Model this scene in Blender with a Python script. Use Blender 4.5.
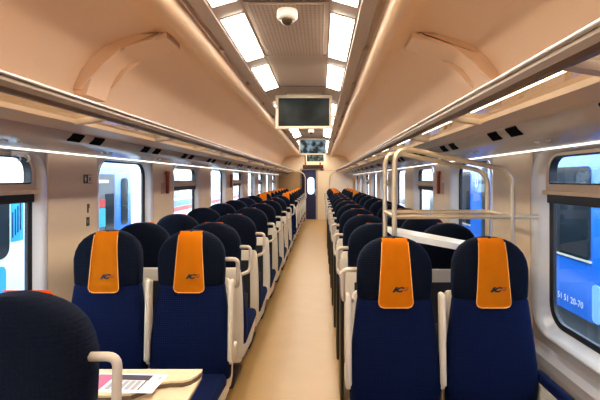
import bpy, bmesh, math, random
from mathutils import Vector, Matrix

for o in list(bpy.data.objects):
    bpy.data.objects.remove(o)
S = bpy.context.scene
COL = S.collection
PI = math.pi
random.seed(7)

# ------------------------------------------------------------------ camera
F = 430.0                      # focal length in pixels of the 600 px wide frame
CAMX, CAMZ = 0.19, 1.5
cam_d = bpy.data.cameras.new('camera')
cam = bpy.data.objects.new('camera', cam_d)
COL.objects.link(cam)
cam.location = (CAMX, 0, CAMZ)
cam.rotation_euler = (PI / 2, 0, 0)
cam_d.sensor_width = 36.0
cam_d.lens = 36.0 * F / 600.0
cam_d.shift_x = -21.0 / 600.0
cam_d.shift_y = -21.0 / 600.0
cam_d.clip_start = 0.02
cam_d.clip_end = 300
S.camera = cam

# ------------------------------------------------------------------ world, exposure
W = bpy.data.worlds.new('daylight')
S.world = W
W.use_nodes = True
nt = W.node_tree
bg = nt.nodes['Background']
sky_co = nt.nodes.new('ShaderNodeTexCoord')
sep = nt.nodes.new('ShaderNodeSeparateXYZ')
ramp = nt.nodes.new('ShaderNodeValToRGB')
ramp.color_ramp.elements[0].position = 0.0
ramp.color_ramp.elements[0].color = (0.93, 0.95, 1.0, 1)
ramp.color_ramp.elements[1].position = 0.7
ramp.color_ramp.elements[1].color = (0.62, 0.78, 1.0, 1)
nt.links.new(sky_co.outputs['Generated'], sep.inputs[0])
nt.links.new(sep.outputs['Z'], ramp.inputs[0])
nt.links.new(ramp.outputs[0], bg.inputs['Color'])
bg.inputs['Strength'].default_value = 9.0
S.view_settings.view_transform = 'Standard'
S.view_settings.look = 'None'
S.view_settings.exposure = 0.0
S.view_settings.gamma = 1.0
S.view_settings.use_curve_mapping = False
S.cycles.use_denoising = True
S.cycles.max_bounces = 10
S.cycles.diffuse_bounces = 6
S.cycles.transparent_max_bounces = 24
S.cycles.caustics_reflective = False
S.cycles.caustics_refractive = False
S.cycles.sample_clamp_indirect = 6.0
PANEL_LIGHT = 30.0              # emission of the ceiling light diffusers

# ------------------------------------------------------------------ materials
def srgb(r, g, b):
    f = lambda c: (c / 255 / 12.92) if c <= 10.3 else ((c / 255 + 0.055) / 1.055) ** 2.4
    return (f(r), f(g), f(b), 1.0)

def mat(name, rgb, rough=0.5, metal=0.0, var=0.06, scale=8.0, bump=0.0, bump_scale=200.0, spec=0.5, coat=0.0):
    m = bpy.data.materials.new(name)
    m.use_nodes = True
    n, l = m.node_tree.nodes, m.node_tree.links
    p = n['Principled BSDF']
    p.inputs['Roughness'].default_value = rough
    p.inputs['Metallic'].default_value = metal
    p.inputs['Specular IOR Level'].default_value = spec
    p.inputs['Coat Weight'].default_value = coat
    c = srgb(*rgb)
    co = n.new('ShaderNodeTexCoord')
    no = n.new('ShaderNodeTexNoise')
    no.inputs['Scale'].default_value = scale
    no.inputs['Detail'].default_value = 4
    l.new(co.outputs['Object'], no.inputs['Vector'])
    mx = n.new('ShaderNodeMix')
    mx.data_type = 'RGBA'
    mx.inputs[6].default_value = tuple(max(0, x * (1 - var)) for x in c[:3]) + (1,)
    mx.inputs[7].default_value = tuple(min(1, x * (1 + var)) for x in c[:3]) + (1,)
    l.new(no.outputs['Fac'], mx.inputs[0])
    l.new(mx.outputs[2], p.inputs['Base Color'])
    if bump:
        nb = n.new('ShaderNodeTexNoise')
        nb.inputs['Scale'].default_value = bump_scale
        l.new(co.outputs['Object'], nb.inputs['Vector'])
        b = n.new('ShaderNodeBump')
        b.inputs['Strength'].default_value = bump
        b.inputs['Distance'].default_value = 0.003
        l.new(nb.outputs['Fac'], b.inputs['Height'])
        l.new(b.outputs[0], p.inputs['Normal'])
    return m

def emit(name, rgb, strength):
    m = bpy.data.materials.new(name)
    m.use_nodes = True
    p = m.node_tree.nodes['Principled BSDF']
    p.inputs['Base Color'].default_value = srgb(*rgb)
    p.inputs['Emission Color'].default_value = srgb(*rgb)
    p.inputs['Emission Strength'].default_value = strength
    return m

def glass(name, tint=(240, 245, 245), refl=0.08, ior=1.45):
    m = bpy.data.materials.new(name)
    m.use_nodes = True
    n, l = m.node_tree.nodes, m.node_tree.links
    n.remove(n['Principled BSDF'])
    out = n['Material Output']
    tr = n.new('ShaderNodeBsdfTransparent')
    tr.inputs[0].default_value = srgb(*tint)
    gl = n.new('ShaderNodeBsdfGlossy')
    gl.inputs['Roughness'].default_value = refl
    fr = n.new('ShaderNodeFresnel')
    fr.inputs['IOR'].default_value = ior
    mx = n.new('ShaderNodeMixShader')
    ge = n.new('ShaderNodeNewGeometry')      # reflect on the outer faces of the sheet only
    inv = n.new('ShaderNodeMath')
    inv.operation = 'SUBTRACT'
    inv.inputs[0].default_value = 1.0
    l.new(ge.outputs['Backfacing'], inv.inputs[1])
    mm = n.new('ShaderNodeMath')
    mm.operation = 'MULTIPLY'
    l.new(fr.outputs[0], mm.inputs[0])
    l.new(inv.outputs[0], mm.inputs[1])
    l.new(mm.outputs[0], mx.inputs[0])
    l.new(tr.outputs[0], mx.inputs[1])
    l.new(gl.outputs[0], mx.inputs[2])
    l.new(mx.outputs[0], out.inputs[0])
    return m

def fabric_mat(name, rgb, sheen=0.35):
    """navy seat cloth: fine woven squares, short pile"""
    m = mat(name, rgb, rough=0.85, var=0.25, scale=60, spec=0.12)
    n, l = m.node_tree.nodes, m.node_tree.links
    p = n['Principled BSDF']
    p.inputs['Sheen Weight'].default_value = sheen
    p.inputs['Sheen Tint'].default_value = srgb(90, 130, 215)
    co = n.new('ShaderNodeTexCoord')
    hs = []
    for ax in ('X', 'Z'):
        w = n.new('ShaderNodeTexWave')
        w.bands_direction = ax
        w.inputs['Scale'].default_value = 26
        l.new(co.outputs['Object'], w.inputs['Vector'])
        hs.append(w)
    mt = n.new('ShaderNodeMath')
    mt.operation = 'MULTIPLY'
    l.new(hs[0].outputs['Fac'], mt.inputs[0])
    l.new(hs[1].outputs['Fac'], mt.inputs[1])
    b = n.new('ShaderNodeBump')
    b.inputs['Strength'].default_value = 0.35
    b.inputs['Distance'].default_value = 0.004
    l.new(mt.outputs[0], b.inputs['Height'])
    l.new(b.outputs[0], p.inputs['Normal'])
    return m

def perforated_mat(name, rgb):
    m = mat(name, rgb, rough=0.45, var=0.04)
    n, l = m.node_tree.nodes, m.node_tree.links
    p = n['Principled BSDF']
    co = n.new('ShaderNodeTexCoord')
    mp = n.new('ShaderNodeVectorMath')
    mp.operation = 'SCALE'
    mp.inputs['Scale'].default_value = 42.0
    l.new(co.outputs['Object'], mp.inputs[0])
    fr = n.new('ShaderNodeVectorMath')
    fr.operation = 'FRACTION'
    l.new(mp.outputs[0], fr.inputs[0])
    sb = n.new('ShaderNodeVectorMath')
    sb.operation = 'SUBTRACT'
    sb.inputs[1].default_value = (0.5, 0.5, 0.0)
    l.new(fr.outputs[0], sb.inputs[0])
    mu = n.new('ShaderNodeVectorMath')
    mu.operation = 'MULTIPLY'
    mu.inputs[1].default_value = (1, 1, 0)
    l.new(sb.outputs[0], mu.inputs[0])
    ln = n.new('ShaderNodeVectorMath')
    ln.operation = 'LENGTH'
    l.new(mu.outputs[0], ln.inputs[0])
    lt = n.new('ShaderNodeMath')
    lt.operation = 'LESS_THAN'
    lt.inputs[1].default_value = 0.24
    l.new(ln.outputs['Value'], lt.inputs[0])
    mx = n.new('ShaderNodeMix')
    mx.data_type = 'RGBA'
    src = p.inputs['Base Color'].links[0].from_socket
    l.new(lt.outputs[0], mx.inputs[0])
    l.new(src, mx.inputs[6])
    mx.inputs[7].default_value = srgb(112, 96, 86)
    l.new(mx.outputs[2], p.inputs['Base Color'])
    return m

def screen_mat(name, dark, light, strength, scale):
    m = bpy.data.materials.new(name)
    m.use_nodes = True
    n, l = m.node_tree.nodes, m.node_tree.links
    p = n['Principled BSDF']
    p.inputs['Base Color'].default_value = srgb(12, 14, 14)
    p.inputs['Roughness'].default_value = 0.35
    p.inputs['Specular IOR Level'].default_value = 0.12
    co = n.new('ShaderNodeTexCoord')
    no = n.new('ShaderNodeTexNoise')
    no.inputs['Scale'].default_value = scale
    no.inputs['Detail'].default_value = 5
    l.new(co.outputs['Object'], no.inputs['Vector'])
    r = n.new('ShaderNodeValToRGB')
    r.color_ramp.elements[0].position = 0.42
    r.color_ramp.elements[0].color = srgb(*dark)
    r.color_ramp.elements[1].position = 0.68
    r.color_ramp.elements[1].color = srgb(*light)
    l.new(no.outputs['Fac'], r.inputs[0])
    l.new(r.outputs[0], p.inputs['Emission Color'])
    p.inputs['Emission Strength'].default_value = strength
    return m

M = {}
M['ceil'] = mat('cream_ceiling_plastic', (224, 191, 158), rough=0.36, var=0.02, scale=2, spec=0.35)
M['ceil_mid'] = mat('grey_beige_ceiling_metal', (172, 154, 142), rough=0.4, var=0.03, scale=3)
M['perf'] = perforated_mat('perforated_ceiling_metal', (172, 154, 142))
M['wall'] = mat('beige_wall_panel', (218, 196, 168), rough=0.5, var=0.02, scale=3, spec=0.3)
M['wall_far'] = mat('beige_end_wall', (234, 214, 184), rough=0.5, var=0.02, scale=3)
M['grey'] = mat('grey_plastic', (172, 158, 146), rough=0.4, var=0.03)
M['lip'] = mat('tan_rack_edge', (186, 160, 134), rough=0.35, var=0.02)
M['soffit'] = mat('grey_soffit_metal', (184, 172, 160), rough=0.25, metal=0.2, var=0.02)
M['sill'] = mat('grey_sill_metal', (172, 162, 154), rough=0.35, metal=0.45, var=0.03)
M['hole'] = mat('black_recess', (6, 6, 6), rough=0.9, var=0.1, spec=0.05)
M['alu'] = mat('brushed_aluminium', (214, 210, 207), rough=0.32, metal=0.3, var=0.04, scale=30)
M['rail'] = mat('bronze_anodised_rail', (100, 80, 62), rough=0.42, metal=0.3, var=0.05)
M['tube'] = mat('satin_steel_tube', (208, 186, 152), rough=0.3, metal=0.65, var=0.03)
M['bright'] = mat('polished_aluminium', (245, 243, 240), rough=0.16, metal=1.0, var=0.01)
M['led'] = emit('led_line', (255, 240, 218), 14.0)
M['strip'] = emit('window_light_strip', (255, 246, 236), 2.6)
M['pale_blue'] = mat('pale_blue_train_film', (150, 205, 245), rough=0.3)
M['trim'] = mat('white_trim', (248, 244, 236), rough=0.3, var=0.01)
M['rubber'] = mat('black_rubber_seal', (18, 18, 20), rough=0.5, var=0.1)
M['floor'] = mat('tan_vinyl_floor', (168, 131, 78), rough=0.34, var=0.09, scale=5, bump=0.05, bump_scale=350)
M['navy'] = fabric_mat('navy_seat_cloth', (3, 15, 50), 0.05)
M['navy_dark'] = fabric_mat('dark_navy_headrest_cloth', (3, 9, 24), 0.05)
M['orange'] = mat('orange_headcover_cloth', (255, 140, 6), rough=0.8, var=0.08, scale=14, bump=0.15, bump_scale=500, spec=0.15)
M['orange_hem'] = mat('orange_hem_stitching', (252, 176, 92), rough=0.8, var=0.05)
M['shell'] = mat('warm_white_seat_shell', (216, 204, 184), rough=0.4, var=0.03)
M['arm'] = mat('cream_armrest_plastic', (214, 200, 178), rough=0.42, var=0.04)
M['handle'] = mat('grey_beige_handle', (188, 174, 156), rough=0.4, var=0.04)
M['dark'] = mat('dark_grey_metal', (38, 38, 42), rough=0.5, var=0.1)
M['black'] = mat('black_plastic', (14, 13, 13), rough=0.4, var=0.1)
M['net'] = mat('black_magazine_net', (22, 22, 26), rough=0.8, var=0.2, scale=80)
M['table'] = mat('beige_table_laminate', (222, 200, 164), rough=0.35, var=0.05, scale=12)
M['table_edge'] = mat('dark_bronze_table_edge', (92, 76, 56), rough=0.5, var=0.05)
M['paper'] = mat('white_paper', (240, 236, 232), rough=0.7, var=0.02)
M['ink'] = mat('dark_print_ink', (62, 56, 70), rough=0.7, var=0.3, scale=120)
M['ink_grey'] = mat('grey_print_ink', (165, 165, 172), rough=0.7, var=0.2, scale=150)
M['pink'] = mat('pink_photo_print', (196, 104, 138), rough=0.6, var=0.5, scale=60)
M['diff'] = emit('ceiling_light_diffuser', (255, 243, 224), PANEL_LIGHT)
M['glass'] = glass('window_glass', (236, 242, 244), 0.02, 1.4)
M['shelf_glass'] = glass('rack_shelf_glass', (236, 232, 224), 0.04, 1.6)
M['smoke'] = glass('smoked_partition_glass', (226, 216, 204), 0.06, 1.3)
M['screen_a'] = screen_mat('idle_screen', (10, 16, 16), (46, 58, 58), 0.5, 4.5)
M['screen_b'] = screen_mat('blue_picture_screen', (20, 34, 44), (150, 178, 190), 1.0, 7)
M['screen_c'] = screen_mat('grey_picture_screen', (44, 52, 46), (120, 124, 112), 1.0, 9)
M['door'] = mat('dark_blue_door', (22, 26, 74), rough=0.35, var=0.05)
M['door_lit'] = emit('lit_door_window', (196, 222, 246), 1.2)
M['red_sign'] = mat('dark_red_sign', (120, 34, 18), rough=0.4, var=0.1)
M['led_dark'] = mat('dark_red_display', (70, 22, 12), rough=0.3, var=0.2)
M['hammer'] = mat('red_hammer_plastic', (158, 66, 42), rough=0.5, var=0.1)
M['sign_dark'] = mat('dark_green_sign', (46, 54, 36), rough=0.5, var=0.1)
M['sign_pale'] = mat('pale_sign_print', (222, 214, 190), rough=0.5, var=0.05)
M['train_blue'] = mat('bright_blue_train_paint', (34, 116, 224), rough=0.22, var=0.03, scale=1.5, coat=0.4)
M['train_white'] = mat('white_train_paint', (236, 240, 244), rough=0.3, var=0.02, scale=1.5)
M['train_cyan'] = mat('cyan_graphic_film', (58, 168, 226), rough=0.3, var=0.25, scale=6)
M['train_glass'] = mat('dark_train_window', (40, 48, 54), rough=0.12, var=0.2, scale=3)
M['train_grey'] = mat('grey_underframe', (96, 100, 104), rough=0.6, var=0.15)
M['train_red'] = mat('red_train_band', (190, 44, 40), rough=0.4, var=0.05)
M['ballast'] = mat('grey_ground', (150, 150, 146), rough=0.9, var=0.2, scale=20)
M['lens'] = mat('smoked_camera_dome', (70, 50, 28), rough=0.1, var=0.1)

# ------------------------------------------------------------------ mesh helpers
def build(name, bm, m, parent=None, smooth=False, angle=None):
    me = bpy.data.meshes.new(name)
    bmesh.ops.recalc_face_normals(bm, faces=bm.faces)
    bm.to_mesh(me)
    bm.free()
    for mm in (m if isinstance(m, (list, tuple)) else [m]):
        me.materials.append(mm)
    if smooth:
        me.polygons.foreach_set('use_smooth', [True] * len(me.polygons))
        if angle:
            me.set_sharp_from_angle(angle=math.radians(angle))
    o = bpy.data.objects.new(name, me)
    COL.objects.link(o)
    if parent is not None:
        o.parent = parent
    return o

def empty(name, loc=(0, 0, 0), rz=0.0):
    o = bpy.data.objects.new(name, None)
    o.empty_display_size = 0.1
    o.location = loc
    o.rotation_euler = (0, 0, rz)
    COL.objects.link(o)
    return o

def tag(o, label=None, cat=None, group=None, kind=None):
    if label: o['label'] = label
    if cat: o['category'] = cat
    if group: o['group'] = group
    if kind: o['kind'] = kind
    return o

def struct(o):
    o['kind'] = 'structure'
    return o

def box(bm, x0, x1, y0, y1, z0, z1, bev=0.0, seg=2):
    r = bmesh.ops.create_cube(bm, size=1.0)
    vs = r['verts']
    for v in vs:
        v.co = Vector(((x0 + x1) / 2 + v.co.x * (x1 - x0), (y0 + y1) / 2 + v.co.y * (y1 - y0), (z0 + z1) / 2 + v.co.z * (z1 - z0)))
    if bev > 0:
        es = list({e for v in vs for e in v.link_edges})
        r2 = bmesh.ops.bevel(bm, geom=es, offset=bev, segments=seg, affect='EDGES', profile=0.5)
        return r2['verts']
    return vs

def bbox(x0, x1, y0, y1, z0, z1, bev=0.0, seg=2):
    bm = bmesh.new()
    box(bm, x0, x1, y0, y1, z0, z1, bev, seg)
    return bm

def fillet(pts, r, n=6):
    pts = [Vector(p) for p in pts]
    out = [pts[0]]
    for i in range(1, len(pts) - 1):
        a, b, c = pts[i - 1], pts[i], pts[i + 1]
        u, v = (a - b), (c - b)
        d = min(r, u.length * 0.49, v.length * 0.49)
        p0, p1 = b + u.normalized() * d, b + v.normalized() * d
        for k in range(n + 1):
            t = k / n
            out.append(p0 * (1 - t) ** 2 + b * 2 * t * (1 - t) + p1 * t * t)
    out.append(pts[-1])
    return out

def tube(bm, pts, r, n=10):
    pts = [Vector(p) for p in pts]
    rings = []
    ref = None
    for i, p in enumerate(pts):
        if i == 0: t = pts[1] - p
        elif i == len(pts) - 1: t = p - pts[i - 1]
        else: t = (pts[i + 1] - p).normalized() + (p - pts[i - 1]).normalized()
        t.normalize()
        if ref is None:
            ref = Vector((0, 0, 1)) if abs(t.z) < 0.9 else Vector((0, 1, 0))
        ref = (ref - t * ref.dot(t)).normalized()
        bi = t.cross(ref)
        rings.append([bm.verts.new(p + (ref * math.cos(2 * PI * k / n) + bi * math.sin(2 * PI * k / n)) * r) for k in range(n)])
    for a, b in zip(rings, rings[1:]):
        for k in range(n):
            bm.faces.new((a[k], a[(k + 1) % n], b[(k + 1) % n], b[k]))
    bm.faces.new(rings[0][::-1])
    bm.faces.new(rings[-1])

def loft(bm, rings, cap=True):
    vr = [[bm.verts.new(p) for p in r] for r in rings]
    n = len(vr[0])
    for a, b in zip(vr, vr[1:]):
        for k in range(n):
            bm.faces.new((a[k], a[(k + 1) % n], b[(k + 1) % n], b[k]))
    if cap:
        bm.faces.new(vr[0][::-1])
        bm.faces.new(vr[-1])

def sell(w, t, cy, z, n=24, e=3.2, wing=0.0):
    """superellipse ring, centre (0, cy, z); wing pushes the sides forward (-y)"""
    out = []
    for k in range(n):
        a = 2 * PI * (k + 0.5) / n
        c, s = math.cos(a), math.sin(a)
        x = w / 2 * math.copysign(abs(c) ** (2 / e), c)
        y = t / 2 * math.copysign(abs(s) ** (2 / e), s)
        if wing:
            y -= wing * (abs(x) / (w / 2 + 1e-6)) ** 4 * (1 if s < 0 else 0.4)
        out.append(Vector((x, cy + y, z)))
    return out

def prism_y(bm, prof, y0, y1):
    """extrude a closed (x, z) profile along Y"""
    a = [bm.verts.new((x, y0, z)) for x, z in prof]
    b = [bm.verts.new((x, y1, z)) for x, z in prof]
    n = len(prof)
    for k in range(n):
        bm.faces.new((a[k], a[(k + 1) % n], b[(k + 1) % n], b[k]))
    bm.faces.new(a[::-1])
    bm.faces.new(b)

def prism_x(bm, prof, x0, x1):
    a = [bm.verts.new((x0, y, z)) for y, z in prof]
    b = [bm.verts.new((x1, y, z)) for y, z in prof]
    n = len(prof)
    for k in range(n):
        bm.faces.new((a[k], a[(k + 1) % n], b[(k + 1) % n], b[k]))
    bm.faces.new(a[::-1])
    bm.faces.new(b)

def sheet_y(bm, prof, y0, y1, step=None):
    """open (x, z) profile swept along Y as a sheet"""
    ys = [y0, y1] if not step else [y0 + (y1 - y0) * i / max(1, round((y1 - y0) / step)) for i in range(max(1, round((y1 - y0) / step)) + 1)]
    rows = [[bm.verts.new((x, y, z)) for x, z in prof] for y in ys]
    for a, b in zip(rows, rows[1:]):
        for k in range(len(prof) - 1):
            bm.faces.new((a[k], a[k + 1], b[k + 1], b[k]))

def rrect(y0, y1, z0, z1, r, k=6):
    """rounded rectangle in the (y, z) plane, counter-clockwise"""
    pts = []
    for cy, cz, a0 in ((y1 - r, z1 - r, 0), (y0 + r, z1 - r, 90), (y0 + r, z0 + r, 180), (y1 - r, z0 + r, 270)):
        for i in range(k + 1):
            a = math.radians(a0 + 90 * i / k)
            pts.append((cy + r * math.cos(a), cz + r * math.sin(a)))
    return pts

def rrect2(y0, y1, z0, z1, rt, rb, k=6):
    """rounded rectangle with its own radii for the top and bottom corners"""
    pts = []
    for cy, cz, a0, r in ((y1 - rt, z1 - rt, 0, rt), (y0 + rt, z1 - rt, 90, rt), (y0 + rb, z0 + rb, 180, rb), (y1 - rb, z0 + rb, 270, rb)):
        for i in range(k + 1):
            a = math.radians(a0 + 90 * i / k)
            pts.append((cy + r * math.cos(a), cz + r * math.sin(a)))
    return pts

def ring_x(bm, loops):
    """loops: list of (x, [(y, z)]) of equal length, bridged in order"""
    vl = [[bm.verts.new((x, y, z)) for y, z in pts] for x, pts in loops]
    n = len(vl[0])
    for a, b in zip(vl, vl[1:]):
        for k in range(n):
            bm.faces.new((a[k], a[(k + 1) % n], b[(k + 1) % n], b[k]))

def hole_panel(bm, x, y0, y1, z0, z1, hole, k=6):
    """flat wall bay with a rounded hole; hole made by rrect with the same k"""
    n = k + 1
    outer = []
    corners = [(y1, z1), (y0, z1), (y0, z0), (y1, z0)]
    for c in range(4):
        cy, cz = corners[c]
        for i in range(n):
            py, pz = hole[c * n + i]
            t = i / k
            first_is_y = c in (0, 2)
            if t < 0.5:
                outer.append((cy, pz) if first_is_y else (py, cz))
            elif t > 0.5:
                outer.append((py, cz) if first_is_y else (cy, pz))
            else:
                outer.append((cy, cz))
    ring_x(bm, [(x, outer), (x, hole)])

def text_mesh(name, body, size, m, parent, matrix, extrude=0.0005, shear=0.0, bold=0.0):
    c = bpy.data.curves.new(name, 'FONT')
    c.body = body
    c.size = size
    c.extrude = extrude
    c.shear = shear
    c.align_x = 'CENTER'
    c.align_y = 'CENTER'
    c.resolution_u = 2
    c.offset = bold
    t = bpy.data.objects.new(name, c)
    COL.objects.link(t)
    dg = bpy.context.evaluated_depsgraph_get()
    me = bpy.data.meshes.new_from_object(t.evaluated_get(dg))
    bpy.data.objects.remove(t)
    me.transform(matrix)
    me.materials.clear()
    me.materials.append(m)
    o = bpy.data.objects.new(name, me)
    COL.objects.link(o)
    if parent is not None:
        o.parent = parent
    return o

def copy_tree(o, parent=None):
    c = o.copy()
    COL.objects.link(c)
    if parent is not None:
        c.parent = parent
    for ch in list(o.children):
        copy_tree(ch, c)
    return c

# ------------------------------------------------------------------ structure
Y0, Y1 = -2.3, 15.9            # near and far ends of the saloon
WX = 1.42                      # half width at the wall panels
P0S, PER, PW = {-1: 2.49, 1: 2.47}, 1.575, 0.59   # wall panels: first start, period, width

struct(build('floor', bbox(-1.55, 1.55, Y0 - 0.05, Y1 + 0.05, -0.06, 0), M['floor']))

def H(h): return CAMZ + h

# ceiling centre: tray with light channels
half = [(0.0, .955), (.235, .955), (.24, .950), (.395, .905), (.40, .898), (.475, .888), (.482, .905), (.50, .925), (.535, .915)]
prof = [(-x, H(z)) for x, z in reversed(half)] + [(x, H(z)) for x, z in half[1:]]
bm = bmesh.new()
sheet_y(bm, prof, Y0, Y1)
ceiling = struct(build('ceiling', bm, M['ceil_mid'], smooth=True, angle=25))
side = [(.53, .915), (.532, .86), (.545, .835), (.575, .82), (.61, .822), (.64, .84), (.68, .868), (.73, .885), (.80, .884), (.90, .862), (1.0, .832),
        (1.10, .788), (1.18, .725), (1.24, .645), (1.285, .55), (1.325, .45), (1.36, .34), (1.385, .25), (1.405, .16), (1.45, .15)]
for s in (-1, 1):
    bm = bmesh.new()
    sheet_y(bm, [(s * x, H(z)) for x, z in side], Y0, Y1)
    build('side_panel', bm, M['ceil'], ceiling, smooth=True, angle=50)
    # notch covers in the groove beside the tray
    for y in [1.9 + 1.09 * i for i in range(13)]:
        build('groove_clip', bbox(s * .5 - .022, s * .5 + .022, y, y + .07, H(.893), H(.925), .006), M['ceil_mid'], ceiling)
    # arched cover over the air duct
    arch = [(.74, .855), (.815, .835), (.89, .812), (.99, .785), (1.07, .753), (1.125, .715), (1.165, .665), (1.195, .60), (1.225, .51)]
    back = [(1.33, .50), (1.30, .60), (1.25, .68), (1.18, .76), (1.09, .82), (1.0, .86), (.88, .895), (.74, .90)]
    bm = bmesh.new()
    a = [(s * x, H(z)) for x, z in arch + back]
    prism_y(bm, a, 2.56, 2.86)
    es = [e for e in bm.edges if abs(e.verts[0].co.y - e.verts[1].co.y) < 1e-4]
    bmesh.ops.bevel(bm, geom=es, offset=0.03, segments=4, affect='EDGES')
    build('duct_arch', bm, M['ceil'], ceiling, smooth=True, angle=40)
# perforated plates between the light rows
PY = [(-.3, .78), (1.38, 2.28), (2.33, 3.3)] + [(5.2 + 1.9 * i, 6.1 + 1.9 * i) for i in range(5)]
for y0, y1 in PY:
    build('perforated_plate', bbox(-.21, .21, y0, y1, H(.947), H(.956), .002, 1), M['perf'], ceiling)
for y in (.79, 2.305, 3.31, 4.42, 6.2, 8.1, 10.0, 11.9):
    build('ceiling_joint', bbox(-.232, .232, y - .004, y + .004, H(.952), H(.957)), M['dark'], ceiling)

# side walls: one bay with window per period, beige panel between bays
windows = {}
wn = 0
for s, side_name in ((-1, 'left'), (1, 'right')):
    P0, INS = P0S[s], (.03 if s < 0 else .075)
    bm = bmesh.new()
    z_lo, z_hi = .0, 1.665
    nb = 0
    bays = []
    k = -3
    while True:
        a, b = P0 + PW + k * PER, P0 + PER + k * PER
        if a > Y1: break
        a0, b0 = max(a, Y0), min(b, Y1)
        if b0 - a0 > 0.5:
            bays.append((a0, b0, k))
        k += 1
    # wall skin between the bays
    prev = Y0
    for a, b, k in bays:
        if a > prev + 1e-4:
            sheet = [bm.verts.new((s * WX, y, z)) for y, z in ((prev, z_lo), (a, z_lo), (a, z_hi), (prev, z_hi))]
            bm.faces.new(sheet)
        hole = rrect(a + .012, b - .012, .655, 1.652, .15)
        hole_panel(bm, s * WX, a, b, z_lo, z_hi, hole)
        prev = b
    if prev < Y1:
        bm.faces.new([bm.verts.new((s * WX, y, z)) for y, z in ((prev, z_lo), (Y1, z_lo), (Y1, z_hi), (prev, z_hi))])
    bmesh.ops.remove_doubles(bm, verts=bm.verts, dist=1e-4)
    wall = struct(build('wall_' + side_name, bm, M['grey']))
    for k in range(-3, 9):
        a, b = P0 + k * PER, P0 + PW + k * PER
        if b > Y1 or a < Y0: continue
        x0, x1 = sorted((s * WX, s * (WX - .018)))
        build('wall_panel', bbox(x0, x1, a + .02, b - .02, .62, 1.662, .006), M['wall'], wall)
    for a, b, k in bays:
        wn += 1
        o_ = rrect(a + .012, b - .012, .655, 1.652, .15)
        m1 = rrect(a + INS * .6, b - INS * .6, .668, 1.647, .147)
        m2 = rrect(a + INS, b - INS, .70, 1.64, .125)
        bm = bmesh.new()
        ring_x(bm, [(s * (WX - .012), rrect(a - .012, b + .012, .642, 1.656, .16)), (s * (WX - .02), rrect(a - .004, b + .004, .65, 1.654, .155)), (s * (WX - .016), rrect(a + INS * .3, b - INS * .3, .66, 1.65, .15)), (s * (WX + .005), m1), (s * (WX + .045), m2)])
        w = struct(build('window_%d' % wn, bm, M['alu'], smooth=True, angle=50))
        g = rrect(a + INS + .03, b - INS - .03, .728, 1.628, .10)
        bm = bmesh.new()
        ring_x(bm, [(s * (WX + .042), m2), (s * (WX + .046), rrect(a + INS + .008, b - INS - .008, .707, 1.636, .118)), (s * (WX + .048), g), (s * (WX + .066), g)])
        build('seal', bm, M['rubber'], w, smooth=True, angle=40)
        x0, x1 = sorted((s * (WX + .056), s * (WX + .062)))
        bm = bmesh.new()
        pa = [bm.verts.new((x0, y, z)) for y, z in rrect(a + INS + .025, b - INS - .025, .722, 1.632, .10)]
        pb = [bm.verts.new((x1, y, z)) for y, z in rrect(a + INS + .025, b - INS - .025, .722, 1.632, .10)]
        bm.faces.new(pa); bm.faces.new(pb[::-1])
        for i in range(len(pa)):
            j = (i + 1) % len(pa)
            bm.faces.new((pa[i], pa[j], pb[j], pb[i]))
        build('pane', bm, M['glass'], w)
        if k % 2 == 1:                       # every second window has a tilting vent on top
            x0, x1 = sorted((s * (WX + .022), s * (WX + .055)))
            bm = bmesh.new()
            fo = rrect2(a + INS + .004, b - INS - .004, 1.428, 1.638, .12, .01)
            fi = rrect2(a + INS + .045, b - INS - .045, 1.472, 1.622, .085, .012)
            ring_x(bm, [(s * (WX + .055), fo), (s * (WX + .02), fo), (s * (WX + .016), fi), (s * (WX + .055), fi)])
            build('vent_frame', bm, M['wall'], w)
            bm = bmesh.new()
            fj = rrect2(a + INS + .055, b - INS - .055, 1.480, 1.615, .078, .008)
            ring_x(bm, [(s * (WX + .016), fi), (s * (WX + .013), fj), (s * (WX + .055), fj)])
            build('vent_gasket', bm, M['rubber'], w)
            xa, xb = sorted((s * (WX - .005), s * (WX + .055)))
            build('crossbar', bbox(xa, xb, a + INS + .006, b - INS - .006, 1.416, 1.438, .006), M['wall'], w)
            build('lower_seal', bbox(x0, x1, a + INS + .01, b - INS - .01, 1.368, 1.416, .004), M['rubber'], w)
        windows[(s, k)] = w
    # sill duct under the windows
    x = WX + .0
    pr = [(s * x, .0), (s * (x - .07), .0), (s * (x - .07), .06), (s * (x - .09), .09), (s * (x - .09), .54), (s * (x - .08), .575), (s * (x - .045), .592), (s * (x - .012), .60), (s * x, .645)]
    bm = bmesh.new()
    prism_y(bm, pr, Y0, Y1)
    build('sill_duct', bm, M['sill'], wall)
    for z in (.12, .48):
        xa, xb = sorted((s * (x - .098), s * (x - .088)))
        build('sill_bead', bbox(xa, xb, Y0, Y1, z, z + .02, .004, 1), M['shell'], wall)

# end walls
bm = bmesh.new()
DX0, DX1, DZ = -.53, .0, 1.83
bm.faces.new([bm.verts.new(p) for p in ((-1.5, Y1, 0), (DX0, Y1, 0), (DX0, Y1, 2.5), (-1.5, Y1, 2.5))])
bm.faces.new([bm.verts.new(p) for p in ((DX1, Y1, 0), (1.5, Y1, 0), (1.5, Y1, 2.5), (DX1, Y1, 2.5))])
bm.faces.new([bm.verts.new(p) for p in ((DX0, Y1, DZ), (DX1, Y1, DZ), (DX1, Y1, 2.5), (DX0, Y1, 2.5))])
wall_far = struct(build('wall_far', bm, M['wall_far']))
build('header_seam', bbox(-.0, 1.4, Y1 - .012, Y1, 1.80, 1.812), M['grey'], wall_far)
struct(build('wall_near', bbox(-1.5, 1.5, Y0 - .05, Y0, 0, 2.5), M['wall_far']))
door = struct(build('door_1', bbox(DX0, DX1, Y1 + .01, Y1 + .05, 0, DZ, .006), M['door']))
fr = bmesh.new()
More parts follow.
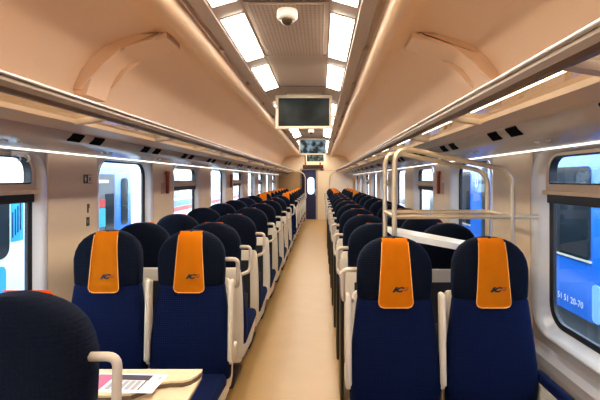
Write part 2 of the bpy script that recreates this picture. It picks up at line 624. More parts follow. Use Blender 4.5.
for xa, xb, za, zb in ((DX0 - .05, DX0, 0, DZ + .05), (DX1, DX1 + .07, 0, DZ + .05), (DX0, DX1, DZ, DZ + .05)):
    box(fr, xa, xb, Y1 - .03, Y1 + .02, za, zb, .004, 1)
build('door_frame', fr, M['grey'], door)
bm = bmesh.new()
pts = rrect(-.315, -.055, .93, 1.57, .125, 8)
va = [bm.verts.new((x, Y1 + .008, z)) for x, z in pts]
vb = [bm.verts.new((x, Y1 + .002, z)) for x, z in pts]
bm.faces.new(vb)
for i in range(len(va)):
    j = (i + 1) % len(va)
    bm.faces.new((va[i], va[j], vb[j], vb[i]))
build('door_window', bm, M['door_lit'], door)
hb = bmesh.new()
tube(hb, [(-.02, Y1 - .0, 1.12), (-.02, Y1 - .05, 1.10), (-.02, Y1 - .05, .92), (-.02, Y1, .90)], .012, 8)
build('door_handle', hb, M['tube'], door, smooth=True)
build('threshold', bbox(DX0, DX1 + .05, Y1 - .06, Y1 + .05, 0, .012, .003, 1), M['grey'], door)

# ------------------------------------------------------------------ ceiling lights
side_word = {-1: 'left', 1: 'right'}
ordinal = ['first', 'second', 'third', 'fourth', 'fifth', 'sixth', 'seventh', 'eighth', 'ninth', 'tenth', 'eleventh', 'twelfth', 'thirteenth', 'fourteenth', 'fifteenth', 'sixteenth', 'seventeenth', 'eighteenth']
LP = 1.09
lights = [-2.2, -1.25, .30, 1.40, 2.44, 3.53] + [b + LP * i for b in (5.26, 10.32) for i in range(4)] + [14.75]
for s in (-1, 1):
    for i, y in enumerate(lights):
        e = empty('ceiling_light', (s * .316, y + .43, H(.928)))
        n = i - 3                            # the partly cut panel above the frame's top edge counts as first
        if n < 0:
            tag(e, 'white panel of the %s ceiling light row, %s one outside the frame' % (side_word[s], ordinal[2 - i]), 'light', 'ceiling light panels')
        else:
            tag(e, 'white ceiling light panel, %s from the viewer in the %s row' % (ordinal[n], side_word[s]), 'light', 'ceiling light panels')
        tilt = math.atan2(.045, .155)
        e.rotation_euler = (0, s * tilt, 0)
        bm = bmesh.new()
        L, wd = .43, .074
        vo = [(-wd, -L), (wd, -L), (wd, L), (-wd, L)]
        vi = [(-wd + .006, -L + .006), (wd - .006, -L + .006), (wd - .006, L - .006), (-wd + .006, L - .006)]
        ro = [bm.verts.new((x, yy, -.004)) for x, yy in vo]
        ri = [bm.verts.new((x, yy, -.006)) for x, yy in vi]
        ru = [bm.verts.new((x, yy, .006)) for x, yy in vo]
        for k in range(4):
            bm.faces.new((ro[k], ro[(k + 1) % 4], ri[(k + 1) % 4], ri[k]))
            bm.faces.new((ru[k], ru[(k + 1) % 4], ro[(k + 1) % 4], ro[k]))
        build('light_frame', bm, M['ceil_mid'], e)
        build('diffuser', bbox(-wd + .006, wd - .006, -L + .006, L - .006, -.010, -.002, .003, 1), M['diff'], e)

# dome cameras
def dome_camera(y, label):
    e = empty('dome_camera', (0, y, H(.955)))
    tag(e, label, 'camera', 'ceiling dome cameras')
    bm = bmesh.new()
    loft(bm, [[Vector((r * math.cos(2 * PI * k / 24), r * math.sin(2 * PI * k / 24), z)) for k in range(24)] for r, z in ((.054, .0), (.058, -.012), (.058, -.048), (.051, -.057), (.040, -.06))])
    build('housing', bm, M['trim'], e, smooth=True, angle=40)
    bm = bmesh.new()
    loft(bm, [[Vector((.038 * math.cos(a) * math.cos(2 * PI * k / 20), .038 * math.cos(a) * math.sin(2 * PI * k / 20), -.058 - .032 * math.sin(a))) for k in range(20)] for a in (0, .35, .7, 1.05, 1.35)])
    build('lens_dome', bm, M['lens'], e, smooth=True)
dome_camera(2.42, 'white dome camera on the perforated ceiling, near the top edge')
dome_camera(8.3, 'small white dome camera between the two near monitors, further along the ceiling')

# monitors hanging from the ceiling
def monitor(y, sm, label):
    e = empty('monitor', (0, y, H(.955)))
    tag(e, label, 'monitor', 'monitors hung across the aisle')
    bm = bmesh.new()
    w, zt, zb = .315, -.022, -.395
    pts_o = [(-w, zt), (w, zt), (w, zb), (-w, zb)]
    pts_i = [(-w + .032, zt - .035), (w - .032, zt - .035), (w - .032, zb + .028), (-w + .032, zb + .028)]
    fo = [bm.verts.new((x, -.03, z)) for x, z in pts_o]
    fi = [bm.verts.new((x, -.03, z)) for x, z in pts_i]
    fd = [bm.verts.new((x, -.016, z)) for x, z in pts_i]
    bo = [bm.verts.new((x, .03, z)) for x, z in pts_o]
    for k in range(4):
        j = (k + 1) % 4
        bm.faces.new((fo[k], fo[j], fi[j], fi[k]))
        bm.faces.new((fi[k], fi[j], fd[j], fd[k]))
        bm.faces.new((fo[k], fo[j], bo[j], bo[k]))
    bm.faces.new(bo)
    build('housing', bm, M['shell'], e)
    build('screen', bbox(-w + .032, w - .032, -.02, -.012, zb + .028, zt - .035), sm, e)
    build('mount', bbox(-.2, .2, -.03, .03, -.03, 0, .006), M['ceil_mid'], e)
    for sx in (-.33, .33):
        build('side_knob', bbox(sx - .018, sx + .018, -.012, .012, -.12, -.09, .005), M['trim'], e)
monitor(4.8, M['screen_a'], 'large ceiling monitor with an almost black screen, nearest the camera')
monitor(9.9, M['screen_b'], 'second ceiling monitor, showing a bluish picture')
monitor(14.4, M['screen_c'], 'farthest ceiling monitor with a grey picture, just before the end wall')

# display over the door
e = empty('information_display', (-.1, Y1 - .04, 1.86))
tag(e, 'dark red passenger display over the blue end door', 'display')
build('display_case', bbox(-.38, .38, -.03, .03, .02, .16, .01), M['led_dark'], e)
for sx in (-.28, .26):
    build('hanger', bbox(sx - .03, sx + .03, -.02, .02, .16, .50, .006), M['hammer'], e)
build('display_window', bbox(-.22, .24, -.034, -.03, .05, .13), M['black'], e)
tag(build('exit_light', bbox(.17, .29, Y1 - .03, Y1, 1.81, 1.87, .008), M['red_sign']), 'small dark red sign on the end wall right of the blue door', 'sign')

# ------------------------------------------------------------------ overhead luggage racks
for s in (-1, 1):
    rack = empty('luggage_rack', (s * .75, 0, H(.28)))
    tag(rack, 'long overhead luggage rack with glass shelves above the %s windows' % side_word[s], 'rack', 'overhead racks')
    ox, oz = rack.location.x, rack.location.z
    def P(x, h): return (s * x - ox, H(h) - oz)
    bm = bmesh.new()
    prism_y(bm, [P(.742, .272), (P(.738, .29)), P(.745, .306), P(.757, .312), P(.775, .306), P(.785, .285), P(.775, .262), P(.755, .262)], Y0, Y1)
    build('front_rail', bm, M['rail'], rack, smooth=True, angle=35)
    bm = bmesh.new()
    px, pz = P(.741, .312)
    tube(bm, [(px, Y0, pz), (px, Y1, pz)], .006, 10)
    build('rail_trim', bm, M['alu'], rack, smooth=True, angle=60)
    # soffit with reading lights
    bm = bmesh.new()
    prism_y(bm, [P(.99, .255), P(.988, .226), P(1.0, .205), P(1.025, .184), P(1.06, .172), P(1.2, .164), P(1.385, .158), P(1.40, .175), P(1.40, .19), P(1.06, .255)], Y0, Y1)
    soff = build('soffit', bm, M['soffit'], rack, smooth=True, angle=40)
    bm = bmesh.new()
    prism_y(bm, [P(.895, .266), P(.895, .246), P(.97, .229), P(.985, .2235), P(.994, .228), P(.992, .262)], Y0, Y1)
    build('soffit_lip', bm, M['lip'], rack)
    bm = bmesh.new()
    px, pz = P(1.365, .160)
    tube(bm, [(px, Y0, pz), (px, Y1, pz)], .0085, 10)
    build('light_strip', bm, M['strip'], rack, smooth=True, angle=60)['label'] = 'thin white light strip along the tops of the windows'
    for i in range(-2, 15):
        y = .12 + .905 * i + .9
        bm = bmesh.new()
        prism_y(bm, [P(.77, .30), P(.77, .262), P(.90, .242), P(.94, .25), P(.94, .27), P(1.36, .36), P(1.36, .40), P(1.1, .33), P(.92, .29)], y - .02, y + .02)
        build('bracket', bm, M['wall'] if i % 2 else M['grey'], rack)
        bm = bmesh.new()
        prism_y(bm, [P(.775, .285), P(.775, .279), P(.905, .264), P(.905, .270)], y + .03, y + .875)
        build('glass_shelf', bm, M['shelf_glass'], rack)
        bm = bmesh.new()
        tube(bm, [(P(.85, .292)[0], y + .03, P(.85, .292)[1]), (P(.85, .292)[0], y + .87, P(.85, .292)[1])], .0035, 6)
        l = build('led_strip', bm, M['led'], rack, smooth=True)
        l['label'] = 'thin bright light strip above the glass shelf'
    # pairs of square openings under the rack
    ang = math.atan2(.06, .385)
    for i in range(-2, 16):
        for dy in (-.1, .1):
            y = (2.2 if s < 0 else 1.92) + .83 * i + dy
            bm = bmesh.new()
            box(bm, -.024, .024, -.052, .052, -.006, .004, .003, 1)
            l = build('reading_light', bm, M['hole'], soff)
            l.location = (s * 1.007 - ox, y, H(.2015) - oz)
            l.rotation_euler = (0, s * math.radians(48), 0)
        for dy in (-.45, -.36):
            bm = bmesh.new()
            loft(bm, [[Vector((r * math.cos(2 * PI * k / 10), r * math.sin(2 * PI * k / 10), z)) for k in range(10)] for r, z in ((.012, .004), (.012, -.006), (.007, -.01))])
            b = build('call_button', bm, M['shell'], soff)
            b.location = (s * 1.15 - ox, 2.27 + .83 * i + dy, H(.168) - oz)

# ------------------------------------------------------------------ seats
LEAN = 0.05
def yc(z): return -(1.2 - z) * LEAN

def seat_meshes():
    d = {}
    bm = bmesh.new()
    rings = []
    for z, w, t in ((.345, .42, .08), (.36, .456, .12), (.46, .464, .135), (.56, .456, .14), (.68, .43, .13), (.80, .402, .12), (.88, .38, .115), (.925, .36, .10), (.94, .34, .06)):
        rings.append(sell(w, t, yc(z), z, wing=.02 if .37 < z < .9 else 0))
    loft(bm, rings)
    d['backrest'] = (bm, M['navy'])
    bm = bmesh.new()
    rings = [sell(.30, .06, yc(.862), .862), sell(.36, .10, yc(.872), .872), sell(.378, .125, yc(.90), .90, wing=.018), sell(.384, .13, yc(.97), .97, wing=.022), sell(.382, .13, yc(1.04), 1.04, wing=.028)]
    for a in (15, 30, 45, 58, 68, 77, 84, 88.5):
        z = 1.04 + .16 * math.sin(math.radians(a))
        w = .382 * (1 - math.sin(math.radians(a)) ** 2.3) ** (1 / 2.25)
        rings.append(sell(w, .13 * (1 - .55 * (a / 90) ** 2), yc(z), z, e=3.2 - .9 * a / 90, wing=.025 * (1 - a / 90)))
    loft(bm, rings)
    d['headrest'] = (bm, M['navy_dark'])
    # cover: hangs down the front, wraps over the top
    def cover_pts():
        pts = []
        for z in (.854, .860, .870, .882, .905, .94, .99, 1.04, 1.09, 1.13, 1.16, 1.18):
            if z < .882: f = -.069
            elif z <= 1.04: f = -.0715
            else:
                a = math.degrees(math.asin(min(1, (z - 1.04) / .16)))
                f = -(.0655 * (1 - .55 * (a / 90) ** 2) + .006)
            pts.append((yc(z) + f, z))
        pts += [(-.042, 1.1945), (-.035, 1.1985)]
        return pts
    bm = bmesh.new()
    cp = cover_pts()
    rows = []
    nu = 8
    for i, (y, z) in enumerate(cp):
        t = min(1.0, max(0.0, (z - .84) / .36))
        hw = .090 - .026 * t ** .8
        if i < 4: hw -= (.030, .012, .004, .0)[i]
        rows.append([bm.verts.new((-hw + 2 * hw * k / nu, y + .0015 * math.cos(k * 1.7), z)) for k in range(nu + 1)])
    for a, b in zip(rows, rows[1:]):
        for k in range(nu):
            bm.faces.new((a[k], a[k + 1], b[k + 1], b[k]))
    bmesh.ops.solidify(bm, geom=bm.faces[:], thickness=.004)
    d['headrest_cover'] = (bm, M['orange'])
    # hem along the cover's edge
    bm = bmesh.new()
    left = [(-.0915 + .026 * min(1, max(0, (z - .84) / .36)) ** .8 + ((.030, .012, .004, 0)[i] if i < 4 else 0), y - .003, z) for i, (y, z) in enumerate(cp[:12])]
    tube(bm, list(reversed(left)) + [(-x, y, z) for x, y, z in left], .0022, 5)
    d['hem'] = (bm, M['orange_hem'])
    bm = bmesh.new()
    rings = []
    for z, w, t in ((.255, .40, .03), (.262, .42, .05), (.32, .440, .055), (.5, .446, .05), (.7, .44, .046), (.84, .425, .042), (.885, .41, .04), (.90, .38, .03)):
        rings.append(sell(w, t, yc(max(z, .40)) + .083, z, e=6))
    loft(bm, rings)
    d['back_shell'] = (bm, M['shell'])
    bm = bmesh.new()
    prism_x(bm, [(.0, .255), (.01, .33), (.0, .37), (-.14, .36), (-.22, .335), (-.54, .37), (-.56, .35), (-.54, .29), (-.36, .235)], -.212, .212)
    bmesh.ops.bevel(bm, geom=bm.edges[:], offset=.012, segments=2, affect='EDGES')
    d['seat_base'] = (bm, M['shell'])
    bm = bmesh.new()
    box(bm, -.222, .222, -.245, .245, -.04, .04, .034, 4)
    bmesh.ops.transform(bm, matrix=Matrix.Translation((0, -.335, .385)) @ Matrix.Rotation(-.09, 4, 'X'), verts=bm.verts)
    d['seat_cushion'] = (bm, M['navy'])
    bm = bmesh.new()
    box(bm, -.07, .07, -.36, -.14, .02, .262, .01, 1)
    box(bm, -.12, .12, -.46, -.10, .0, .025, .006, 1)
    d['leg'] = (bm, M['dark'])
    # back of the seat: tray table and magazine net
    def on_back(z): return yc(z) + .083 + .026
    bm = bmesh.new()
    box(bm, -.155, .155, -.008, .004, -.26, .26, .004, 1)
    bmesh.ops.transform(bm, matrix=Matrix.Translation((0, on_back(.56), .56)) @ Matrix.Rotation(-math.atan(LEAN), 4, 'X'), verts=bm.verts)
    d['back_panel'] = (bm, M['net'])
    bm = bmesh.new()
    box(bm, -.135, .135, -.003, .016, -.085, .085, .006, 1)
    bmesh.ops.transform(bm, matrix=Matrix.Translation((0, on_back(.46) + .004, .46)) @ Matrix.Rotation(-math.atan(LEAN), 4, 'X'), verts=bm.verts)
    d['magazine_net'] = (bm, M['dark'])
    return d

def arm_bm(x):
    bm = bmesh.new()
    box(bm, -.0145, .0145, -.035, .03, -.235, .225, .014, 3)
    bmesh.ops.transform(bm, matrix=Matrix.Translation((x, yc(.7) - .045, .70)) @ Matrix.Rotation(-math.atan(LEAN), 4, 'X'), verts=bm.verts)
    return bm

def hinge_bm(x):
    bm = bmesh.new()
    box(bm, x - .0145, x + .0145, yc(.5) - .05, yc(.5) + .09, .44, .53, .012, 2)
    return bm

def handle_bm(s):
    bm = bmesh.new()
    y = yc(1.03) + .0
    pts = fillet([(s * .185, y, 1.03), (s * .262, y, 1.03), (s * .262, y + .01, .90), (s * .256, y + .03, .865), (s * .20, y + .07, .85)], .03)
    tube(bm, pts, .0125, 10)
    return bm

SEATS = {}
_sm = seat_meshes()
_proto_parts = {}
def make_seat(arms, handle, dark_side=0, pad_side=0):
    """arms: x offsets of flipped-up armrests; handle: side of the grab handle (or 0)"""
    root = empty('train_seat')
    for nme, (bm, m) in _sm.items():
        par = root
        if nme not in _proto_parts:
            o = build(nme, bm, m, root, smooth=True, angle=45)
            _proto_parts[nme] = o.data
        else:
            o = bpy.data.objects.new(nme, _proto_parts[nme])
            COL.objects.link(o)
            o.parent = root
        if nme == 'headrest_cover':
            cov = o
            o['label'] = 'orange cloth cover over the headrest'
        if nme == 'hem':
            o.parent = cov
    for x in arms:
        a = build('armrest', arm_bm(x), M['arm'], root, smooth=True, angle=40)
        build('armrest_hinge', hinge_bm(x), M['arm'], a, smooth=True, angle=40)
    if pad_side:
        x0, x1 = sorted((pad_side * .226, pad_side * .268))
        p_ = build('window_armrest', bbox(x0, x1, -.44, -.03, .47, .525, .018, 3), M['navy'], root, smooth=True, angle=40)
        build('armrest_bracket', bbox(min(x0, x1) + .006, max(x0, x1) - .006, -.36, .02, .33, .475, .006), M['shell'], p_)
    if dark_side:  # black upright slab added on the aisle side, right-hand seats turned away only
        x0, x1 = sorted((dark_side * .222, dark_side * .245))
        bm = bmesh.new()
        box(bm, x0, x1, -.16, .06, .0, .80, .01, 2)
        build('dark_aisle_slab', bm, M['black'], root, smooth=True, angle=40)
    if handle:
        build('grab_handle', handle_bm(handle), M['handle'], root, smooth=True)
    return root

def seat(key, x, y, away, label, group, emblem=False):
    aisle, side_local = key
    k2 = (aisle, side_local, away, 0 if (aisle or away) else (1 if x > 0 else -1))
    if k2 not in SEATS:
        inner = -side_local * .236                # armrest between the two seats
        if not aisle: SEATS[k2] = make_seat((), 0, 0, k2[3])
        elif not away: SEATS[k2] = make_seat((-.236, .236), side_local)
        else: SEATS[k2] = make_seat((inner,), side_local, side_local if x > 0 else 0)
        r = SEATS[k2]
    else:
        r = copy_tree(SEATS[k2])
    r.location = (x, y, 0)
    r.rotation_euler = (0, 0, PI if away else 0)
    tag(r, label, 'seat', group)
    return r

def add_emblem(r):
    cov = [c for c in r.children if c.name.startswith('headrest_cover')][0]
    z = .945
    mt = Matrix.Translation((.004, yc(z) - .0765, z)) @ Matrix.Rotation(PI / 2 - math.atan(LEAN), 4, 'X')
    t = text_mesh('emblem', 'IC', .032, M['black'], cov, mt, .0006, .45, .0022)
    t.data.transform(Matrix.Diagonal((1.5, 1, 1, 1)))
    mt2 = Matrix.Translation((.05, yc(z) - .0765, z + .003)) @ Matrix.Rotation(PI / 2 - math.atan(LEAN), 4, 'X')
    bm = bmesh.new()
    for i in range(3):
        box(bm, -.012 + .003 * i, .008 + .003 * i, -.008 + .007 * i, -.005 + .007 * i, 0, .0008)
    bmesh.ops.transform(bm, matrix=mt2, verts=bm.verts)
    build('emblem_stripe', bm, M['hammer'], cov)

AX = {-1: (-.56, -1.045), 1: (.565, 1.055)}
def key_for(s, aisle, away):
    # local side that points to the aisle
    toward = -s
    local = toward if not away else -toward
    return (aisle, local if aisle else 0)

rows_away = {-1: [2.97, 3.69, 4.5, 5.32, 6.14, 6.97, 7.8], 1: [2.92, 3.62, 4.39, 5.14, 5.96, 6.8, 7.62, 8.45, 9.28]}
rows_face = {-1: [9.25 + .83 * i for i in range(7)], 1: [10.75 + .83 * i for i in range(5)]}
front = {-1: 2.53, 1: 2.24}
# nearest rows, facing the camera
for s in (-1, 1):
    sw = side_word[s]
    for a, pos in ((True, 'aisle'), (False, 'window')):
        r = seat(key_for(s, a, False), AX[s][0 if a else 1], front[s], False,
                 ('nearest navy seat left of the aisle facing the camera, orange headcover, behind the table' if a else 'nearest left window seat facing the camera, orange headcover, beside the wall panel') if s < 0 else
                 ('nearest navy seat right of the aisle facing the camera, orange headcover, before the tube rack' if a else 'nearest right window seat facing the camera, orange headcover, beside the large window'),
                 'front row seats with orange covers')
        add_emblem(r)
seat(key_for(-1, True, True), -.61, 1.13, True, 'dark navy seat back in the near bottom left corner, facing away across the table', None)
for s in (-1, 1):
    sw = side_word[s]
    for i, y in enumerate(rows_away[s]):
        for a, pos in ((True, 'aisle'), (False, 'window')):
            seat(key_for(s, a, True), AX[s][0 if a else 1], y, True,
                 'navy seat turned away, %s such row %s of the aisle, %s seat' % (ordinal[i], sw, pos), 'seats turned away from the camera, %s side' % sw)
    for i, y in enumerate(rows_face[s]):
        for a, pos in ((True, 'aisle'), (False, 'window')):
            seat(key_for(s, a, False), AX[s][0 if a else 1], y, False,
                 'far orange-covered seat facing the camera, %s of the far %s rows, %s seat' % (ordinal[i], sw, pos), 'far seats facing the camera, %s side' % sw)

# ------------------------------------------------------------------ luggage stand behind the right front seats
st = empty('luggage_stand', (.93, 2.58, 0))
tag(st, 'steel tube luggage stand with two hoops behind the right front seats', 'luggage stand')
lx = CAMX + .41 - .93
rx = CAMX + 1.067 - .93
for y in (2.40 - 2.58, 2.755 - 2.58):
    bm = bmesh.new()
    pts = fillet([(lx, y, 0), (lx, y, 1.684), (rx - .05, y, 1.555), (rx, y, 1.50), (rx, y, 0)], .11, 8)
    tube(bm, pts, .0145, 12)
    build('hoop', bm, M['tube'], st, smooth=True, angle=60)
    bm = bmesh.new()
    tube(bm, [(lx, y, 1.29), (rx, y, 1.29)], .013, 10)
    build('shelf_bar', bm, M['tube'], st, smooth=True, angle=60)
for x in (lx, rx):
    bm = bmesh.new()
    tube(bm, [(x, -.18, 1.29), (x, .175, 1.29)], .012, 10)
    build('shelf_bar', bm, M['tube'], st, smooth=True, angle=60)
    bm = bmesh.new()
    tube(bm, [(x, -.18, .32), (x, .175, .32)], .012, 10)
    build('foot_bar', bm, M['tube'], st, smooth=True, angle=60)
bm = bmesh.new()
tube(bm, [(rx, -.18, 1.29), (1.40 - .93, -.18, 1.29)], .011, 10)
build('wall_bracket', bm, M['tube'], st, smooth=True, angle=60)
bm = bmesh.new()
prism_y(bm, [(lx + .012, 1.20), (lx + .012, 1.165), (rx - .02, 1.05), (rx - .02, 1.085)], -.165, .16)
build('sloping_shelf', bm, M['trim'], st)

# ------------------------------------------------------------------ folding table with a leaflet
tb = empty('folding_table', (-1.32, 1.63, -.018))
tag(tb, 'beige folding table with dark edges between the facing left seats', 'table')
ox, oy = -1.32, 1.63
def slab(outline, z0, z1, m, name, parent, bev=.004):
    bm = bmesh.new()
    a = [bm.verts.new((x - ox, y - oy, z0)) for x, y in outline]
    b = [bm.verts.new((x - ox, y - oy, z1)) for x, y in outline]
    n = len(a)
    for k in range(n):
        bm.faces.new((a[k], a[(k + 1) % n], b[(k + 1) % n], b[k]))
    bm.faces.new(a[::-1]); top = bm.faces.new(b)
    return build(name, bm, m, parent)
low = [(-1.32, 1.525), (-.315, 1.525), (-.30, 1.54), (-.30, 1.74), (-.315, 1.755), (-1.32, 1.755)]
slab(low, .690, .705, M['table_edge'], 'under_board', tb)
slab([(-1.32, 1.515), (-.31, 1.515), (-.295, 1.53), (-.295, 1.75), (-.31, 1.76), (-1.32, 1.76)], .705, .716, M['table'], 'lower_leaf', tb)
topo = [(-1.32, 1.545), (-.58, 1.545), (-.50, 1.56), (-.465, 1.60), (-.435, 1.64), (-.39, 1.655), (-.345, 1.657), (-.318, 1.675), (-.302, 1.705), (-.295, 1.735), (-.295, 1.76), (-1.32, 1.76)]
slab(topo, .716, .732, M['table_edge'], 'leaf_edge', tb)
slab(topo, .732, .740, M['table'], 'upper_leaf', tb)
bm = bmesh.new()
box(bm, .0, .06, -.08, .08, .2, .69, .01)
build('wall_bracket', bm, M['shell'], tb)
bm = bmesh.new()
tube(bm, [(.0, .0, .45), (.75, .0, .69)], .014, 8)
build('strut', bm, M['tube'], tb, smooth=True)
lf = empty('leaflet', (-.535, 1.64, .722))
tag(lf, 'printed leaflet with dark table of text and pink photo on the folding table', 'leaflet')
lf.rotation_euler = (0, 0, -.06)
build('sheet', bbox(-.16, .115, -.075, .075, 0, .0015), M['paper'], lf)
build('photo', bbox(-.155, -.09, -.06, .06, .0015, .002), M['pink'], lf)
build('print_header', bbox(-.075, .06, .02, .062, .0015, .002), M['ink'], lf)
for i in range(5):
    build('print_column', bbox(-.075 + .024 * i, -.057 + .024 * i, -.055, .015, .0015, .002), M['ink_grey'], lf)
build('print_line', bbox(.05, .056, -.055, .018, .0015, .002), M['ink'], lf)
build('print_mark', bbox(.09, .10, .03, .055, .0015, .002), M['ink_grey'], lf)

# ------------------------------------------------------------------ small things on the walls
def wall_sign(name, label, cat, s, y, z, w, h, m):
    e = empty(name, (s * (WX - .018), y, z))
    tag(e, label, cat)
    x0, x1 = sorted((0, -s * .004))
    build('plate', bbox(x0, x1, -w / 2, w / 2, -h / 2, h / 2), m, e)
    return e
e = wall_sign('emergency_sign', 'small dark green double pictogram sign on the first left wall panel', 'sign', -1, 2.93, 1.50, .10, .06, M['sign_dark'])
build('cross', bbox(.004, .0055, -.032, -.026, -.02, .02), M['sign_pale'], e)
build('cross', bbox(.004, .0055, -.041, -.017, -.003, .003), M['sign_pale'], e)
build('icon_field', bbox(.004, .0055, .004, .044, -.025, .025), M['sign_pale'], e)
build('figure', bbox(.0055, .0065, .014, .03, -.016, .014), M['sign_dark'], e)
e = empty('hook_sticker', (-(WX - .018), 2.935, 1.30))
tag(e, 'small dark upright pictogram under the green sign on the left wall', 'sticker')
b_ = bmesh.new()
box(b_, 0, .003, -.008, .008, -.03, .03); box(b_, 0, .003, .004, .018, .0, .03)
build('pictogram', b_, M['sign_dark'], e)
e = empty('socket_sticker', (-(WX - .018), 2.935, 1.21))
tag(e, 'small square dark pictogram lowest on the first left wall panel', 'sticker')
b_ = bmesh.new()
box(b_, 0, .003, -.018, .018, -.03, -.012); box(b_, 0, .003, -.018, .018, .012, .03); box(b_, 0, .003, -.018, -.006, -.012, .012); box(b_, 0, .003, .006, .018, -.012, .012)
build('pictogram', b_, M['sign_dark'], e)

def hammer(s, y, label):
    e = empty('emergency_hammer', (s * (WX - .018), y, 1.48))
    tag(e, label, 'hammer', 'emergency hammers')
    x0, x1 = sorted((0, -s * .03))
    bm = bmesh.new()
    box(bm, x0, x1, -.018, .018, -.13, .06, .006)
    build('hammer_handle', bm, M['hammer'], e)
    bm = bmesh.new()
    box(bm, x0, x1, -.035, .035, .06, .10, .008)
    build('hammer_head', bm, M['hammer'], e)
    x0, x1 = sorted((0, -s * .004))
    bm = bmesh.new()
    box(bm, x0, x1, -.14, -.05, -.13, -.02)
    build('instruction_plate', bm, M['ceil_mid'], e)
hammer(-1, 4.42, 'red emergency hammer on the second left wall panel')
hammer(1, 4.38, 'red emergency hammer on the right wall beyond the tube stand')
hammer(-1, 7.55, 'small distant red hammer on the fourth left wall panel')

e = empty('coat_hook', (-(WX - .006), 2.28, 1.63))
tag(e, 'silver double coat hook at the top of the nearest left window', 'hook')
build('hook_plate', bbox(0, .012, -.06, .06, -.012, .018, .004), M['alu'], e)
for dy in (-.035, .035):
    bm = bmesh.new()
    tube(bm, fillet([(.01, dy, .0), (.032, dy, -.006), (.036, dy, -.03), (.022, dy, -.036)], .015), .004, 8)
    build('prong', bm, M['alu'], e, smooth=True)
# sticker on the nearest left vent pane
e = empty('window_sticker', (-(WX + .055), 2.13, 1.545))
tag(e, 'small crossed-out pictogram sticker on the nearest left vent window', 'sticker')
for a in (-45, 45):
    bm = bmesh.new()
    box(bm, 0, .001, -.004, .004, -.034, .034)
    bmesh.ops.rotate(bm, cent=(0, 0, 0), matrix=Matrix.Rotation(math.radians(a), 3, 'X'), verts=bm.verts)
    build('stroke', bm, M['dark'], e)
build('dot', bbox(0, .001, -.01, .01, .03, .048), M['dark'], e)

# partitions before the end wall
for s, x_in in ((-1, -.36), (1, .49)):
    e = empty('partition', (s * .9, 15.2, 0))
    tag(e, 'glazed draught screen with steel hoop at the far end, %s of the aisle' % side_word[s], 'partition', 'draught screens')
    ox_ = s * .9
    bm = bmesh.new()
    pts = fillet([(x_in - ox_, 0, 0), (x_in - ox_, 0, 1.76), (s * 1.385 - ox_, 0, 1.76)], .3, 8)
    tube(bm, pts, .018, 8)
    build('hoop', bm, M['tube'], e, smooth=True, angle=60)
    bm = bmesh.new()
    poly = [p for p in pts] + [Vector((s * 1.31 - ox_, 0, 1.76)), Vector((s * 1.31 - ox_, 0, .05))]
    poly = [(p.x, p.z) for p in pts[:-1]] + [(s * 1.31 - ox_, 1.76), (s * 1.31 - ox_, .0)]
    a = [bm.verts.new((x, -.005, z)) for x, z in poly]
    b = [bm.verts.new((x, .005, z)) for x, z in poly]
    bm.faces.new(a); bm.faces.new(b[::-1])
    for k in range(len(a)):
        bm.faces.new((a[k], a[(k + 1) % len(a)], b[(k + 1) % len(a)], b[k]))
    build('screen_panel', bm, M['smoke'] if s < 0 else M['wall_far'], e)

# ------------------------------------------------------------------ outside
struct(build('ground', bbox(-40, 40, -20, 60, -1.5, -1.3), M['ballast']))

def carriage(name, label, s, xin, y0, y1, body_m, zb, zt, depth=2.6, roof_m=None):
    """a railway carriage standing on the next track; xin: distance of its near side from the centre line"""
    e = empty(name, (s * (xin + depth / 2), (y0 + y1) / 2, -1.3))
    tag(e, label, 'train')
    ex, ey, ez = e.location
    def X(x): return s * x - ex
    bm = bmesh.new()
    pr = [(xin, zb), (xin, zt - .25), (xin + .06, zt - .08), (xin + .2, zt + .05), (xin + .6, zt + .22), (xin + depth / 2, zt + .28)]
    full = pr + [(2 * xin + depth - x, z) for x, z in reversed(pr[:-1])]
    prism_y(bm, [(X(x), z - ez) for x, z in full], y0 - ey, y1 - ey)
    build('body', bm, body_m, e, smooth=True, angle=30)
    bm = bmesh.new()
    xa, xb = sorted((X(xin + .12), X(xin + depth - .12)))
    box(bm, xa, xb, y0 - ey + .2, y1 - ey - .2, .42, zb - ez)
    build('underframe', bm, M['train_grey'], e)
    n = max(2, int((y1 - y0) / 4))
    for i in range(n):
        yy = y0 + .9 + (y1 - y0 - 1.8) * i / max(1, n - 1)
        bm = bmesh.new()
        xa, xb = sorted((X(xin + .3), X(xin + .42)))
        loft(bm, [[Vector((x, yy - ey + .42 * math.cos(2 * PI * k / 24), .42 + .42 * math.sin(2 * PI * k / 24))) for k in range(24)] for x in (xa, xb)])
        build('wheel', bm, M['dark'], e, smooth=True, angle=40)
    def plate(nm, ya, yb, za, zc, m, out=.012, r=.06, parent=None):
        bm = bmesh.new()
        pts = rrect(ya - ey, yb - ey, za - ez, zc - ez, min(r, (yb - ya) * .45, (zc - za) * .45), 5)
        v1 = [bm.verts.new((X(xin - out), y, z)) for y, z in pts]
        v0 = [bm.verts.new((X(xin + .01), y, z)) for y, z in pts]
        bm.faces.new(v1)
        for k in range(len(pts)):
            j = (k + 1) % len(pts)
            bm.faces.new((v1[k], v1[j], v0[j], v0[k]))
        return build(nm, bm, m, e if parent is None else parent)
    return e, plate, (ex, ey, ez)

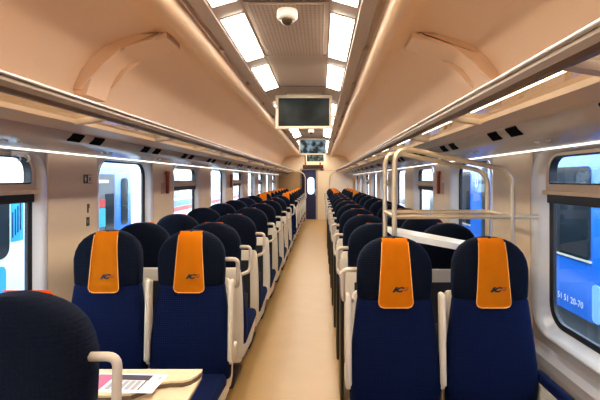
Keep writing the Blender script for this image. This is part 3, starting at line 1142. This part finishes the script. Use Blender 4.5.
# right: bright blue carriage close by
RX = 2.9 + CAMX
e, plate, org = carriage('blue_carriage', 'bright blue railway carriage with dark windows outside the right windows', 1, RX, -3, 24, M['train_blue'], H(-1.54), H(.62))
for ya, yb in ((-1.6, -.7), (.4, 1.3), (2.3, 3.3), (4.62, 5.32), (6.3, 7.3), (8.35, 9.0), (10.2, 11.4), (12.5, 13.7), (14.8, 16), (17.1, 18.3)):
    w = plate('window', ya, yb, H(-.885), H(.14), M['train_glass'])
    plate('window_rim', ya - .02, yb + .02, H(-.91), H(-.885), M['sign_pale'], .016, .01, w)
plate('door_panel', 7.5, 7.75, H(-1.4), H(.2), M['black'], .01, .05)
mt = Matrix.Translation((RX - .016 - org[0], 4.985 - org[1], H(-1.40) - org[2])) @ Matrix.Rotation(-PI / 2, 4, 'Z') @ Matrix.Rotation(PI / 2, 4, 'X')
t = text_mesh('carriage_number', '51 51 20-70', .105, M['trim'], e, mt, .001)
mt = Matrix.Translation((RX - .016 - org[0], 7.98 - org[1], H(-.05) - org[2])) @ Matrix.Rotation(-PI / 2, 4, 'Z') @ Matrix.Rotation(PI / 2, 4, 'X')
text_mesh('door_number', '0', .34, M['trim'], e, mt, .001)
# white flank lettering stroke, cut by the frame
plate('pale_swoosh', 4.44, 4.58, H(-1.52), H(-1.12), M['pale_blue'], .014, .05)

# left: white railcar with blue graphics
LX = 4.2 - CAMX
e, plate, org = carriage('white_railcar', 'white railcar with blue graphics outside the nearest left window', -1, LX, -2, 6.9, M['train_white'], H(-1.6), H(.75))
w = plate('window', 4.4, 5.78, H(-1.05), H(-.05), M['train_glass'], .015, .14)
plate('graphic', 5.82, 6.05, H(-.85), H(-.25), M['train_cyan'], .012, .01)
plate('graphic', 4.9, 5.72, H(-1.55), H(-1.15), M['train_cyan'], .012, .08)
for i in range(4):
    plate('graphic_stroke', 5.83 + .05 * i, 5.85 + .05 * i, H(-.80 + .03 * i), H(-.45 + .04 * i), M['door'], .016, .008)
# blue railcar further on
LB = 4.35 - CAMX
e, plate, org = carriage('blue_railcar', 'blue railcar with a tall door window outside the second left window', -1, LB, 7.7, 9.85, M['train_blue'], H(-1.6), H(.35))
plate('window', 7.85, 9.05, H(-1.2), H(.10), M['train_grey'], .012, .05)
plate('red_notice', 8.3, 8.62, H(-.56), H(-.40), M['train_red'], .03, .01)
plate('teal_notice', 8.3, 8.62, H(-.95), H(-.58), M['train_cyan'], .03, .01)
plate('pale_shelf', 8.2, 8.75, H(-.08), H(-.02), M['train_white'], .03, .01)
plate('grey_door', 8.64, 9.0, H(-1.5), H(-.3), M['train_glass'], .02, .02)
plate('door_window', 9.36, 9.66, H(-1.0), H(.02), M['train_glass'], .014, .09)
# long white carriage with coloured bands in the distance
e, plate, org = carriage('distant_carriage', 'pale distant carriage with blue and red bands seen through far left windows', -1, 5.6, 14, 44, M['train_white'], H(-1.6), H(.35))
for i in range(7):
    plate('window', 15 + 4 * i, 17.6 + 4 * i, H(-.75), H(.1), M['train_glass'], .012, .1)
plate('blue_band', 14.2, 43.8, H(-1.1), H(-.85), M['train_blue'], .012, .02)
plate('red_band', 14.2, 43.8, H(-1.3), H(-1.12), M['train_red'], .012, .02)
